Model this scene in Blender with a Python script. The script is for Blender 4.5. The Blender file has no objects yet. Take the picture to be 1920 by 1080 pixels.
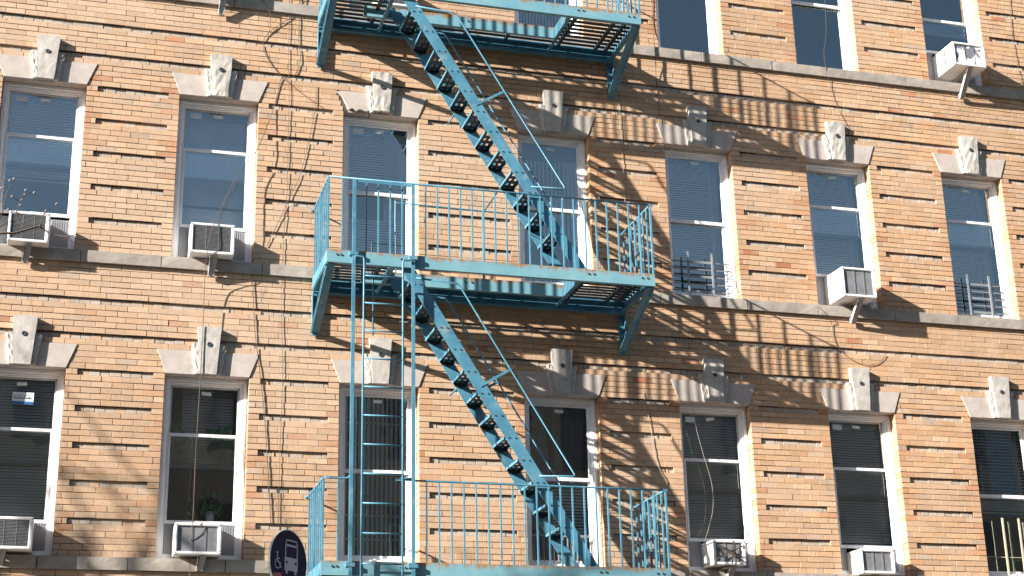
import bpy, math, random
from mathutils import Vector, Matrix, noise as mnoise
random.seed(7)
R = random.random
def U(a, b): return a + (b - a) * R()
scene = bpy.context.scene
COL = scene.collection

# ------------------------------------------------------------------ helpers
class MB:
    """collects boxes, bars, tubes; builds ONE mesh object"""
    def __init__(s): s.v = []; s.f = []; s.c = []; s.sm = []
    def quad(s, a, b, c, d, col=None):
        n = len(s.v); s.v += [tuple(a), tuple(b), tuple(c), tuple(d)]; s.f.append((n, n+1, n+2, n+3)); s.sm.append(False)
        if col is not None: s.c += [col]*4
    def box(s, x0, x1, y0, y1, z0, z1):
        n = len(s.v)
        s.v += [(x0,y0,z0),(x1,y0,z0),(x1,y1,z0),(x0,y1,z0),(x0,y0,z1),(x1,y0,z1),(x1,y1,z1),(x0,y1,z1)]
        for f in ((0,3,2,1),(4,5,6,7),(0,1,5,4),(1,2,6,5),(2,3,7,6),(3,0,4,7)):
            s.f.append(tuple(n+i for i in f)); s.sm.append(False)
    def prism(s, poly, ax, a, b):
        """extrude 2-D polygon along axis ax from a to b. ax='y': poly=(x,z); 'x': (y,z); 'z': (x,y)"""
        def P(p, t):
            if ax == 'y': return (p[0], t, p[1])
            if ax == 'x': return (t, p[0], p[1])
            return (p[0], p[1], t)
        n = len(s.v); m = len(poly)
        s.v += [P(p, a) for p in poly] + [P(p, b) for p in poly]
        s.f.append(tuple(range(n, n+m))); s.f.append(tuple(range(n+2*m-1, n+m-1, -1))); s.sm += [False, False]
        for i in range(m):
            j = (i+1) % m
            s.f.append((n+i, n+m+i, n+m+j, n+j)); s.sm.append(False)
    def beam(s, p, q, w, h, up=(0,0,1)):
        """rectangular bar from p to q, w across, h along 'up'"""
        p = Vector(p); q = Vector(q); d = (q-p).normalized(); u = Vector(up)
        side = d.cross(u).normalized(); u = side.cross(d).normalized()
        n = len(s.v)
        for b in (p, q):
            for sx, sy in ((-1,-1),(1,-1),(1,1),(-1,1)):
                s.v.append(tuple(b + side*sx*w/2 + u*sy*h/2))
        for f in ((0,1,2,3),(7,6,5,4),(0,4,5,1),(1,5,6,2),(2,6,7,3),(3,7,4,0)):
            s.f.append(tuple(n+i for i in f)); s.sm.append(False)
    def tube(s, pts, r, seg=8, rads=None):
        pts = [Vector(p) for p in pts]; n0 = len(s.v); m = len(pts)
        prev = None
        for i, p in enumerate(pts):
            d = (pts[min(i+1, m-1)] - pts[max(i-1, 0)]).normalized()
            a = d.cross(Vector((0.3,0.9,0.2)) if prev is None else prev)
            if a.length < 1e-4: a = d.cross(Vector((1,0,0)))
            a.normalize(); b = a.cross(d).normalized()
            prev = b if prev is None else b
            prev = b
            rr = rads[i] if rads else r
            a2 = d.cross(b).normalized()
            for k in range(seg):
                t = 2*math.pi*k/seg
                s.v.append(tuple(p + (a2*math.cos(t) + b*math.sin(t))*rr))
        for i in range(m-1):
            for k in range(seg):
                k2 = (k+1) % seg
                s.f.append((n0+i*seg+k, n0+i*seg+k2, n0+(i+1)*seg+k2, n0+(i+1)*seg+k)); s.sm.append(True)
        s.f.append(tuple(n0+k for k in range(seg-1,-1,-1))); s.f.append(tuple(n0+(m-1)*seg+k for k in range(seg))); s.sm += [False, False]
    def build(s, name, mat, parent=None, bevel=0, fixn=True):
        me = bpy.data.meshes.new(name); me.from_pydata(s.v, [], s.f)
        me.polygons.foreach_set('use_smooth', s.sm)
        if s.c:
            a = me.color_attributes.new('Tint', 'FLOAT_COLOR', 'POINT')
            flat = []
            for c in s.c: flat += [c[0], c[1], c[2], 1.0]
            a.data.foreach_set('color', flat)
        me.materials.append(mat); me.validate(); me.update()
        if fixn:
            import bmesh
            bm = bmesh.new(); bm.from_mesh(me); bmesh.ops.recalc_face_normals(bm, faces=bm.faces); bm.to_mesh(me); bm.free()
        o = bpy.data.objects.new(name, me); COL.objects.link(o)
        if parent: o.parent = parent
        if bevel:
            md = o.modifiers.new('Bevel', 'BEVEL'); md.width = bevel; md.segments = 2; md.limit_method = 'ANGLE'
        return o
def smooth_path(pts, n=6):
    """Catmull-Rom through points"""
    P = [Vector(p) for p in pts]; out = []
    for i in range(len(P)-1):
        a = P[max(i-1,0)]; b = P[i]; c = P[i+1]; d = P[min(i+2, len(P)-1)]
        for k in range(n):
            t = k/n
            out.append(0.5*((2*b)+(c-a)*t+(2*a-5*b+4*c-d)*t*t+(3*b-a-3*c+d)*t**3))
    out.append(P[-1]); return out
def empty(name, loc=(0,0,0)):
    o = bpy.data.objects.new(name, None); COL.objects.link(o); o.location = loc; return o
def tag(o, label=None, cat=None, group=None, kind=None):
    if label: o['label'] = label
    if cat: o['category'] = cat
    if group: o['group'] = group
    if kind: o['kind'] = kind
    return o
def rehome(root):
    """children were built in world coordinates: keep them there under a root that is not at the origin"""
    for c in root.children:
        c.matrix_parent_inverse = Matrix.Translation(-Vector(root.location))

# ------------------------------------------------------------------ materials
def newmat(name):
    m = bpy.data.materials.new(name); m.use_nodes = True; nt = m.node_tree
    b = nt.nodes['Principled BSDF']; return m, nt, b
def noise(nt, scale, detail=4, rough=.6, vec=None, dist=0):
    n = nt.nodes.new('ShaderNodeTexNoise'); n.inputs['Scale'].default_value = scale
    n.inputs['Detail'].default_value = detail; n.inputs['Roughness'].default_value = rough
    n.inputs['Distortion'].default_value = dist
    if vec is not None: nt.links.new(vec, n.inputs['Vector'])
    return n
def ramp(nt, src, p0, p1, c0=(0,0,0,1), c1=(1,1,1,1)):
    r = nt.nodes.new('ShaderNodeValToRGB'); r.color_ramp.elements[0].position = p0; r.color_ramp.elements[1].position = p1
    r.color_ramp.elements[0].color = c0; r.color_ramp.elements[1].color = c1
    nt.links.new(src, r.inputs['Fac']); return r
def mix(nt, fac, a, b, mode='MIX'):
    m = nt.nodes.new('ShaderNodeMix'); m.data_type = 'RGBA'; m.blend_type = mode
    for sock, val in ((m.inputs[0], fac), (m.inputs[6], a), (m.inputs[7], b)):
        if hasattr(val, 'links') or isinstance(val, bpy.types.NodeSocket): nt.links.new(val, sock)
        else: sock.default_value = val
    return m.outputs[2]
def objvec(nt, scale=None):
    t = nt.nodes.new('ShaderNodeTexCoord')
    if not scale: return t.outputs['Object']
    m = nt.nodes.new('ShaderNodeMapping'); m.inputs['Scale'].default_value = scale
    nt.links.new(t.outputs['Object'], m.inputs['Vector']); return m.outputs['Vector']
def bump(nt, b, src, strength, dist=.01):
    n = nt.nodes.new('ShaderNodeBump'); n.inputs['Strength'].default_value = strength; n.inputs['Distance'].default_value = dist
    nt.links.new(src, n.inputs['Height']); nt.links.new(n.outputs['Normal'], b.inputs['Normal'])
def C4(c): return (c[0], c[1], c[2], 1)
def mottled(name, c, var=.25, scale=6, rough=.8, bmp=.3, bscale=60, metal=0, spec=.5):
    m, nt, b = newmat(name); v = objvec(nt)
    n = noise(nt, scale, 6, .65, v)
    r = ramp(nt, n.outputs['Fac'], .3, .72, C4([k*(1-var) for k in c]), C4([min(1, k*(1+var*.6)) for k in c]))
    nt.links.new(r.outputs['Color'], b.inputs['Base Color']); b.inputs['Roughness'].default_value = rough
    b.inputs['Metallic'].default_value = metal; b.inputs['Specular IOR Level'].default_value = spec
    n2 = noise(nt, bscale, 5, .6, v); bump(nt, b, n2.outputs['Fac'], bmp, .004)
    return m

def brick_material():
    m, nt, b = newmat('brick_face'); v = objvec(nt)
    at = nt.nodes.new('ShaderNodeAttribute'); at.attribute_name = 'Tint'
    n1 = noise(nt, 28, 6, .7, v)
    r1 = ramp(nt, n1.outputs['Fac'], .25, .8, (.78,.78,.78,1), (1.15,1.15,1.15,1))
    c = mix(nt, 1.0, at.outputs['Color'], r1.outputs['Color'], 'MULTIPLY')
    # pale mortar smears and efflorescence
    n2 = noise(nt, 1.7, 7, .62, v, .6); r2 = ramp(nt, n2.outputs['Fac'], .50, .64)
    f2 = nt.nodes.new('ShaderNodeMath'); f2.operation = 'MULTIPLY'; f2.inputs[1].default_value = .6; nt.links.new(r2.outputs['Color'], f2.inputs[0])
    c = mix(nt, f2.outputs[0], c, (.50,.35,.235,1))
    # sooty streaks running down
    v2 = objvec(nt, (3.2, 3.2, .55)); n3 = noise(nt, 1.5, 8, .68, v2); r3 = ramp(nt, n3.outputs['Fac'], .57, .74)
    n4 = noise(nt, 9, 6, .7, v); r4 = ramp(nt, n4.outputs['Fac'], .42, .62)
    f3 = nt.nodes.new('ShaderNodeMath'); f3.operation = 'MULTIPLY'; nt.links.new(r3.outputs['Color'], f3.inputs[0]); nt.links.new(r4.outputs['Color'], f3.inputs[1])
    f4 = nt.nodes.new('ShaderNodeMath'); f4.operation = 'MULTIPLY'; f4.inputs[1].default_value = .85; nt.links.new(f3.outputs[0], f4.inputs[0])
    c = mix(nt, f4.outputs[0], c, (.20,.15,.11,1))
    nt.links.new(c, b.inputs['Base Color']); b.inputs['Roughness'].default_value = .88; b.inputs['Specular IOR Level'].default_value = .25
    n5 = noise(nt, 90, 5, .65, v); bump(nt, b, n5.outputs['Fac'], .45, .004)
    return m
def mortar_material():
    m, nt, b = newmat('mortar'); v = objvec(nt)
    n1 = noise(nt, 2.3, 7, .7, v); r1 = ramp(nt, n1.outputs['Fac'], .50, .66, (.10,.06,.038,1), (.44,.30,.19,1))
    nt.links.new(r1.outputs['Color'], b.inputs['Base Color']); b.inputs['Roughness'].default_value = .95
    n5 = noise(nt, 120, 4, .65, v); bump(nt, b, n5.outputs['Fac'], .5, .004)
    return m
def paint_material():
    m, nt, b = newmat('cyan_paint'); v = objvec(nt)
    n1 = noise(nt, 3.5, 6, .65, v); r1 = ramp(nt, n1.outputs['Fac'], .3, .7, (.042,.155,.235,1), (.10,.265,.345,1))
    n2 = noise(nt, 6, 9, .75, v, .4); r2 = ramp(nt, n2.outputs['Fac'], .56, .66)
    c = mix(nt, r2.outputs['Color'], r1.outputs['Color'], (.21,.30,.31,1))
    n3 = noise(nt, 11, 9, .8, v, .5); r3 = ramp(nt, n3.outputs['Fac'], .59, .67)
    c = mix(nt, r3.outputs['Color'], c, (.23,.10,.045,1))
    nt.links.new(c, b.inputs['Base Color']); b.inputs['Roughness'].default_value = .42; b.inputs['Specular IOR Level'].default_value = .4
    n4 = noise(nt, 35, 6, .7, v); bump(nt, b, n4.outputs['Fac'], .25, .004)
    return m
def beam_paint_material():
    """channel face: paint, with rust creeping from the upper edge (z given through generated coords) """
    m, nt, b = newmat('cyan_paint_rusting_edge'); v = objvec(nt)
    n1 = noise(nt, 2.2, 6, .65, v); r1 = ramp(nt, n1.outputs['Fac'], .3, .7, (.12,.29,.35,1), (.20,.37,.405,1))
    g = nt.nodes.new('ShaderNodeTexCoord'); sp = nt.nodes.new('ShaderNodeSeparateXYZ'); nt.links.new(g.outputs['Generated'], sp.inputs[0])
    v2 = objvec(nt, (2.0, 1, .5)); n2 = noise(nt, 9, 9, .75, v2, .3)
    a = nt.nodes.new('ShaderNodeMath'); a.operation = 'MULTIPLY_ADD'; nt.links.new(sp.outputs['Z'], a.inputs[0]); a.inputs[1].default_value = .42; 
    nt.links.new(n2.outputs['Fac'], a.inputs[2])
    r2 = ramp(nt, a.outputs[0], .80, .95)
    c = mix(nt, r2.outputs['Color'], r1.outputs['Color'], (.30,.15,.06,1))
    n3 = noise(nt, 4, 7, .7, v2); r3 = ramp(nt, n3.outputs['Fac'], .6, .72)
    f = nt.nodes.new('ShaderNodeMath'); f.operation = 'MULTIPLY'; f.inputs[1].default_value = .35; nt.links.new(r3.outputs['Color'], f.inputs[0])
    c = mix(nt, f.outputs[0], c, (.33,.36,.30,1))
    nt.links.new(c, b.inputs['Base Color']); b.inputs['Roughness'].default_value = .5; b.inputs['Specular IOR Level'].default_value = .35
    n4 = noise(nt, 30, 6, .7, v); bump(nt, b, n4.outputs['Fac'], .25, .004)
    return m
def glass_material(name, refl, tint):
    m, nt, b = newmat(name); nt.nodes.remove(b)
    out = nt.nodes['Material Output']
    gl = nt.nodes.new('ShaderNodeBsdfGlossy'); gl.inputs['Roughness'].default_value = .015; gl.inputs['Color'].default_value = (.92,1,.96,1)
    tr = nt.nodes.new('ShaderNodeBsdfTransparent'); tr.inputs['Color'].default_value = C4(tint)
    fr = nt.nodes.new('ShaderNodeFresnel'); fr.inputs['IOR'].default_value = 1.45
    mu = nt.nodes.new('ShaderNodeMath'); mu.operation = 'MULTIPLY_ADD'; mu.inputs[1].default_value = .9; mu.inputs[2].default_value = refl; mu.use_clamp = True
    nt.links.new(fr.outputs[0], mu.inputs[0])
    v = objvec(nt); n = noise(nt, 1.6, 2, .5, v); bp = nt.nodes.new('ShaderNodeBump'); bp.inputs['Strength'].default_value = .12; bp.inputs['Distance'].default_value = .03
    nt.links.new(n.outputs['Fac'], bp.inputs['Height']); nt.links.new(bp.outputs['Normal'], gl.inputs['Normal'])
    mx = nt.nodes.new('ShaderNodeMixShader'); nt.links.new(mu.outputs[0], mx.inputs[0]); nt.links.new(tr.outputs[0], mx.inputs[1]); nt.links.new(gl.outputs[0], mx.inputs[2])
    nt.links.new(mx.outputs[0], out.inputs['Surface'])
    return m
def ac_peel_material():
    m, nt, b = newmat('peeling_grille'); v = objvec(nt)
    n = noise(nt, 6, 5, .55, v, 1.2); r = ramp(nt, n.outputs['Fac'], .50, .53, (.17,.17,.19,1), (.82,.82,.80,1))
    nt.links.new(r.outputs['Color'], b.inputs['Base Color']); b.inputs['Roughness'].default_value = .6
    return m
def flat_brick_material():
    m, nt, b = newmat('plain_brickwork'); v = objvec(nt)
    mp = nt.nodes.new('ShaderNodeMapping'); mp.inputs['Rotation'].default_value = (math.radians(90),0,0)
    nt.links.new(v, mp.inputs['Vector'])
    br = nt.nodes.new('ShaderNodeTexBrick'); nt.links.new(mp.outputs['Vector'], br.inputs['Vector'])
    br.inputs['Color1'].default_value = (.50,.30,.17,1); br.inputs['Color2'].default_value = (.42,.24,.13,1); br.inputs['Mortar'].default_value = (.2,.13,.09,1)
    br.inputs['Scale'].default_value = 1; br.inputs['Brick Width'].default_value = .2425; br.inputs['Row Height'].default_value = .0737; br.inputs['Mortar Size'].default_value = .006
    nt.links.new(br.outputs['Color'], b.inputs['Base Color']); b.inputs['Roughness'].default_value = .9
    return m
def slat_material(name, c, trans=.0):
    m, nt, b = newmat(name); b.inputs['Base Color'].default_value = C4(c); b.inputs['Roughness'].default_value = .6
    return m

M = {}
M['brick'] = brick_material(); M['mortar'] = mortar_material(); M['plain'] = flat_brick_material()
M['stone'] = mottled('lintel_stone', (.47,.41,.36), .2, 5, .85, .35, 70)
M['keystone'] = mottled('keystone_stone', (.46,.425,.38), .25, 9, .9, .7, 45)
M['belt'] = mottled('sill_stone', (.33,.29,.245), .34, 3.5, .9, .6, 45)
M['paint'] = paint_material(); M['beam'] = beam_paint_material()
M['iron'] = mottled('underside_shade_iron', (.022,.034,.042), .4, 9, .55, .3)  # near-black: shade under treads and grating is put into this colour
M['bolt'] = mottled('bolt_iron', (.04,.05,.06), .3, 20, .6, .2)
M['white'] = mottled('white_aluminium', (.88,.89,.90), .04, 8, .38, .06, 40)
M['grey'] = mottled('grey_aluminium', (.50,.50,.50), .1, 8, .45, .06, 40)
M['glass'] = glass_material('window_glass', .30, (1,1,1))
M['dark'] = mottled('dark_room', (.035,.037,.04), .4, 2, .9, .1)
M['blind'] = slat_material('blind_slats', (.90,.91,.91)); M['blind2'] = slat_material('dim_blind_slats', (.84,.86,.84))
M['curtain'] = mottled('pale_curtain', (.82,.86,.88), .15, 3, .9, .2, 20); M['dcurtain'] = mottled('dark_curtain', (.26,.27,.27), .3, 3, .9, .2, 20)
M['bluecurtain'] = mottled('blue_curtain', (.14,.52,.95), .25, 4, .9, .2, 20)
M['gate'] = mottled('gate_bars', (.86,.87,.86), .12, 8, .6, .1)
M['label'] = slat_material('paper_label', (.72,.78,.80)); M['bluelabel'] = slat_material('blue_label', (.03,.12,.35)); M['ink'] = slat_material('label_ink', (.12,.13,.15))
M['acwhite'] = mottled('ac_casing_paint', (.84,.83,.80), .16, 5, .45, .15, 30)
M['acgrille'] = mottled('ac_grille', (.19,.192,.20), .25, 10, .6, .2)
M['accord'] = mottled('filler_panel', (.33,.34,.36), .15, 6, .6, .1)
M['bracket'] = mottled('bracket_metal', (.42,.39,.36), .2, 8, .6, .2)
M['acpeel'] = ac_peel_material()
M['guard'] = mottled('guard_bar_paint', (.24,.25,.26), .2, 12, .5, .1); M['guardyellow'] = mottled('yellowed_guard_paint', (.50,.46,.33), .2, 12, .5, .1)
M['wire'] = mottled('black_cable', (.085,.06,.045), .2, 8, .7, .1); M['wirepale'] = mottled('pale_cable', (.36,.29,.24), .2, 8, .7, .1)
M['bark'] = mottled('bark', (.10,.075,.055), .35, 14, .95, .6, 50)
M['bud'] = mottled('pale_buds', (.40,.34,.30), .2, 20, .9, .2)
M['navy'] = mottled('navy_enamel', (.006,.012,.055), .06, 2, .6, .03, spec=.15); M['pict'] = mottled('pictogram_white', (.50,.53,.62), .04, 3, .5, .03)
M['red'] = mottled('red_enamel', (.42,.03,.04), .06, 2, .4, .03)
M['steel'] = mottled('galvanised_steel', (.45,.46,.47), .15, 8, .4, .1, 40, .6)
M['leaf'] = mottled('house_plant_leaf', (.09,.36,.07), .4, 10, .5, .1)
M['asphalt'] = mottled('asphalt', (.05,.05,.052), .3, 3, .9, .5, 60); M['concrete'] = mottled('pavement_concrete', (.15,.145,.14), .2, 1.5, .9, .3, 40)
M['far'] = mottled('dark_grey_stucco', (.22,.22,.20), .25, 1.2, .9, .2); M['farglass'] = slat_material('far_window', (.05,.06,.07))
M['yellow'] = slat_material('sticker_yellow', (.7,.65,.15))

# ------------------------------------------------------------------ layout constants
CH = .07373                      # course height
ST = 50*CH                       # storey height
XS = [-2.142, 0.0, 2.107, 4.482, 6.601, 8.75, 10.926]     # left edges of the window openings
WT = 30*CH                       # opening height
ROWS = (-1, 0, 1)                # lower, middle, upper storeys in view
XL, XR = -5.2, 15.6
JL, JH = -72, 96
ZL, ZH = JL*CH, JH*CH

building = empty('apartment_building', (5, 0, -8.26))
tag(building, 'tan brick apartment building with grey stone sill courses and keystone lintels, filling the view', 'building')

# ------------------------------------------------------------------ brick wall
def subtract(iv, a, b):
    out = []
    for (x0, x1, r, e0, e1) in iv:
        if b <= x0 or a >= x1: out.append((x0, x1, r, e0, e1)); continue
        if a > x0: out.append((x0, a, r, e0, True))
        if b < x1: out.append((b, x1, r, True, e1))
    return out
bw = MB(); mo = MB()
def brick(x0, x1, z0, z1, y, yb, col):
    sm = mnoise.noise(Vector((x0*.9, 3.1, z0*1.3))) + .5*mnoise.noise(Vector((x0*2.3, 7.7, z0*3.1)))   # repointed patches close the joints
    k = 0.30 if sm > .30 else (.65 if sm > .12 else 1.0)
    x0 += (.0024 + U(-.001,.0012))*k; x1 -= (.0024 + U(-.001,.0012))*k; z0 += (.0037 + U(-.0012,.0012))*k; z1 -= (.0037 + U(-.0012,.0012))*k
    if x1-x0 < .02: return
    c = .0028; n = len(bw.v)
    t = U(-.0012,.0012); t2 = U(-.0012,.0012)
    bw.v += [(x0+c,y+t,z0+c),(x1-c,y+t2,z0+c),(x1-c,y-t,z1-c),(x0+c,y-t2,z1-c),
             (x0,y+.0034,z0),(x1,y+.0034,z0),(x1,y+.0034,z1),(x0,y+.0034,z1),
             (x0,yb,z0),(x1,yb,z0),(x1,yb,z1),(x0,yb,z1)]
    bw.c += [col]*12
    bw.f.append((n,n+1,n+2,n+3)); bw.sm.append(False)
    for i in range(4):
        k = (i+1) % 4
        bw.f.append((n+4+i, n+4+k, n+k, n+i)); bw.f.append((n+8+i, n+8+k, n+4+k, n+4+i)); bw.sm += [False, False]
def lerp(a, b, t): return tuple(a[i]+(b[i]-a[i])*t for i in range(3))
def tint(x, z, header, edge, recess):
    if recess:
        return lerp((.50,.42,.34), (.40,.335,.27), R()) if R() < .85 else (.52,.36,.24)
    f = min(1, max(0, (x+1)/12))
    base = lerp((.54,.368,.235), (.545,.335,.185), f)
    pn = mnoise.noise(Vector((x*.45, 1.3, z*.6)))
    q = R()
    alt = lerp((.50,.275,.145), (.58,.44,.31), R()) if q < .62 else lerp((.42,.31,.225), (.54,.33,.20), R())
    c = lerp(base, alt, U(.1,.7))
    if R() < .012: c = lerp((.42,.17,.09), (.48,.24,.13), R())
    if edge and R() < .5: c = lerp(c, (.48,.235,.12), U(.3,.85))
    if R() < .05: c = lerp(c, (.42,.34,.27), .5)
    if pn > .15: c = lerp(c, (.55,.40,.28), min(.6, (pn-.15)*2))
    if pn < -.2: c = lerp(c, (.44,.29,.18), min(.55, (-.2-pn)*2))
    k = U(.88,1.06)
    return (c[0]*k, c[1]*k, c[2]*k)
for j in range(JL, JH):
    z0, z1 = j*CH, (j+1)*CH
    s = j // 50; jj = j - 50*s
    if jj in (48, 49): continue
    iv = [(XL, XR, False, False, False)]
    openings = s in ROWS
    if openings:
        for x in XS:
            if jj < 30: iv = subtract(iv, x, x+1)
            elif jj < 34:
                t = (jj-30)/4*.11
                iv = subtract(iv, x-t-.01, x+1+t+.01)
    groove = False
    if jj in (35, 41):
        iv = [(a, b, True, e0, e1) for (a, b, r, e0, e1) in iv]; groove = True
    elif jj % 6 == 5 and jj < 30 and openings:
        out = []
        for (a, b, r, e0, e1) in iv:
            m = .135
            if b-a > .6:
                out += [(a, a+m, False, e0, True), (a+m, b-m, True, True, True), (b-m, b, False, True, e1)]
            else: out.append((a, b, r, e0, e1))
        iv = out; groove = True
    for (a, b, rec, e0, e1) in iv:
        atopen0 = any(abs(a-(x+1)) < .02 for x in XS) and jj < 30 and openings
        atopen1 = any(abs(b-x) < .02 for x in XS) and jj < 30 and openings
        L = .1213 if (rec or jj == 0 and R() < .8) else .2425
        off = (j % 2)*L/2 + (.03 if (j//7) % 2 else 0) + U(-.006,.006)
        xs = [a]; x = math.floor((a-off)/L)*L + off + L
        while x < b - .05:
            if x > a + .05: xs.append(x + U(-.008,.008))
            x += L
        xs.append(b)
        y = .028 if rec else 0
        for i in range(len(xs)-1):
            p, q = xs[i], xs[i+1]
            edge = (i == 0 and atopen0) or (i == len(xs)-2 and atopen1)
            brick(p, q, z0, z1, y + (U(-.004,.003) if rec else U(-.0025,.002)), .17 if edge else y+.06, tint((p+q)/2, z0, L < .2, edge, rec))
        ym = .034 if rec else .0058
        mo.quad((a,ym,z0),(b,ym,z0),(b,ym,z1),(a,ym,z1))
        if rec:
            mo.quad((a,.007,z1+.0015),(b,.007,z1+.0015),(b,.07,z1+.0015),(a,.07,z1+.0015))
            mo.quad((a,.007,z0-.0015),(b,.007,z0-.0015),(b,.07,z0-.0015),(a,.07,z0-.0015))
            mo.quad((a-.002,.007,z0),(a-.002,.07,z0),(a-.002,.07,z1),(a-.002,.007,z1))
            mo.quad((b+.002,.007,z0),(b+.002,.07,z0),(b+.002,.07,z1),(b+.002,.007,z1))
for s in ROWS:
    for x in XS:
        for xx in (x-.007, x+1.007):
            mo.quad((xx,.0075,s*ST),(xx,.17,s*ST),(xx,.17,s*ST+WT),(xx,.0075,s*ST+WT))
wall = bw.build('wall', M['brick'], building)
mo.build('mortar', M['mortar'], wall)
# plain brickwork around the modelled zone, with the solid body of the building
pl = MB()
pl.box(-12, XL, .003, .3, -8.26, 12.4); pl.box(XR, 26, .003, .3, -8.26, 12.4)
pl.box(XL, XR, .003, .3, -8.26, ZL); pl.box(XL, XR, .003, .3, ZH, 12.4)
pl.box(-12, 26, 1.45, 12, -8.26, 12.3); pl.box(-12, -11.7, .3, 1.45, -8.26, 12.4); pl.box(25.7, 26, .3, 1.45, -8.26, 12.4); pl.box(-12, 26, .3, 1.45, 12.1, 12.4)
pl.box(-12.1, 26.1, -.25, .35, 12.401, 12.9)
pl.build('outer_brickwork', M['plain'], building)

# ------------------------------------------------------------------ stone sill courses
def rough_box(mb, x0, x1, y0, y1, z0, z1, nx, nz, amp):
    """front-facing block whose face and arrises are uneven"""
    grid = []
    for i in range(nx+1):
        col = []
        for k in range(nz+1):
            x = x0+(x1-x0)*i/nx; z = z0+(z1-z0)*k/nz; y = y0 + U(-amp, amp)
            if i in (0, nx) or k in (0, nz): y += amp*1.5; x += U(-amp,amp)*.4; z += U(-amp,amp)*.5
            col.append(len(mb.v)); mb.v.append((x, y, z))
        grid.append(col)
    for i in range(nx):
        for k in range(nz):
            mb.f.append((grid[i][k], grid[i+1][k], grid[i+1][k+1], grid[i][k+1])); mb.sm.append(False)
    rim = [grid[i][0] for i in range(nx+1)] + [grid[nx][k] for k in range(1, nz+1)] + [grid[i][nz] for i in range(nx-1,-1,-1)] + [grid[0][k] for k in range(nz-1,0,-1)]
    back = []
    for r in rim:
        back.append(len(mb.v)); v = mb.v[r]; mb.v.append((v[0], y1, v[2]))
    for i in range(len(rim)):
        k = (i+1) % len(rim)
        mb.f.append((rim[k], rim[i], back[i], back[k])); mb.sm.append(False)
for s in (-1, 0, 1):
    b = MB(); x = XL; z1 = s*ST
    cuts = []
    while x < XR:
        w = U(.8,1.3); cuts.append((x, min(XR, x+w))); x += w
    if s == 0:
        cuts = [(-5.2,-4.1),(-4.1,-3.1),(-3.1,-2.1),(-2.1,-1.07),(-1.07,-.12),(-.12,1.11),(1.11,1.9),(1.9,3.1),(3.1,4.2),(4.2,5.4),(5.4,6.4),(6.4,7.66),(7.66,8.72),(8.72,9.9),(9.9,10.9),(10.9,12.0),(12.0,13.2),(13.2,14.4),(14.4,15.6)]
    for (a, c) in cuts:
        rough_box(b, a+.005, c-.005, -.045+U(-.004,.004), .34, z1-.147, z1-.001, max(3, int((c-a)/.08)), 3, .0013)
    b.build('sill_course', M['belt'], building)
    b = MB(); b.box(XL, XR, -.025, .30, z1-.145, z1-.012); b.build('sill_joint', M['mortar'], building)

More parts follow.
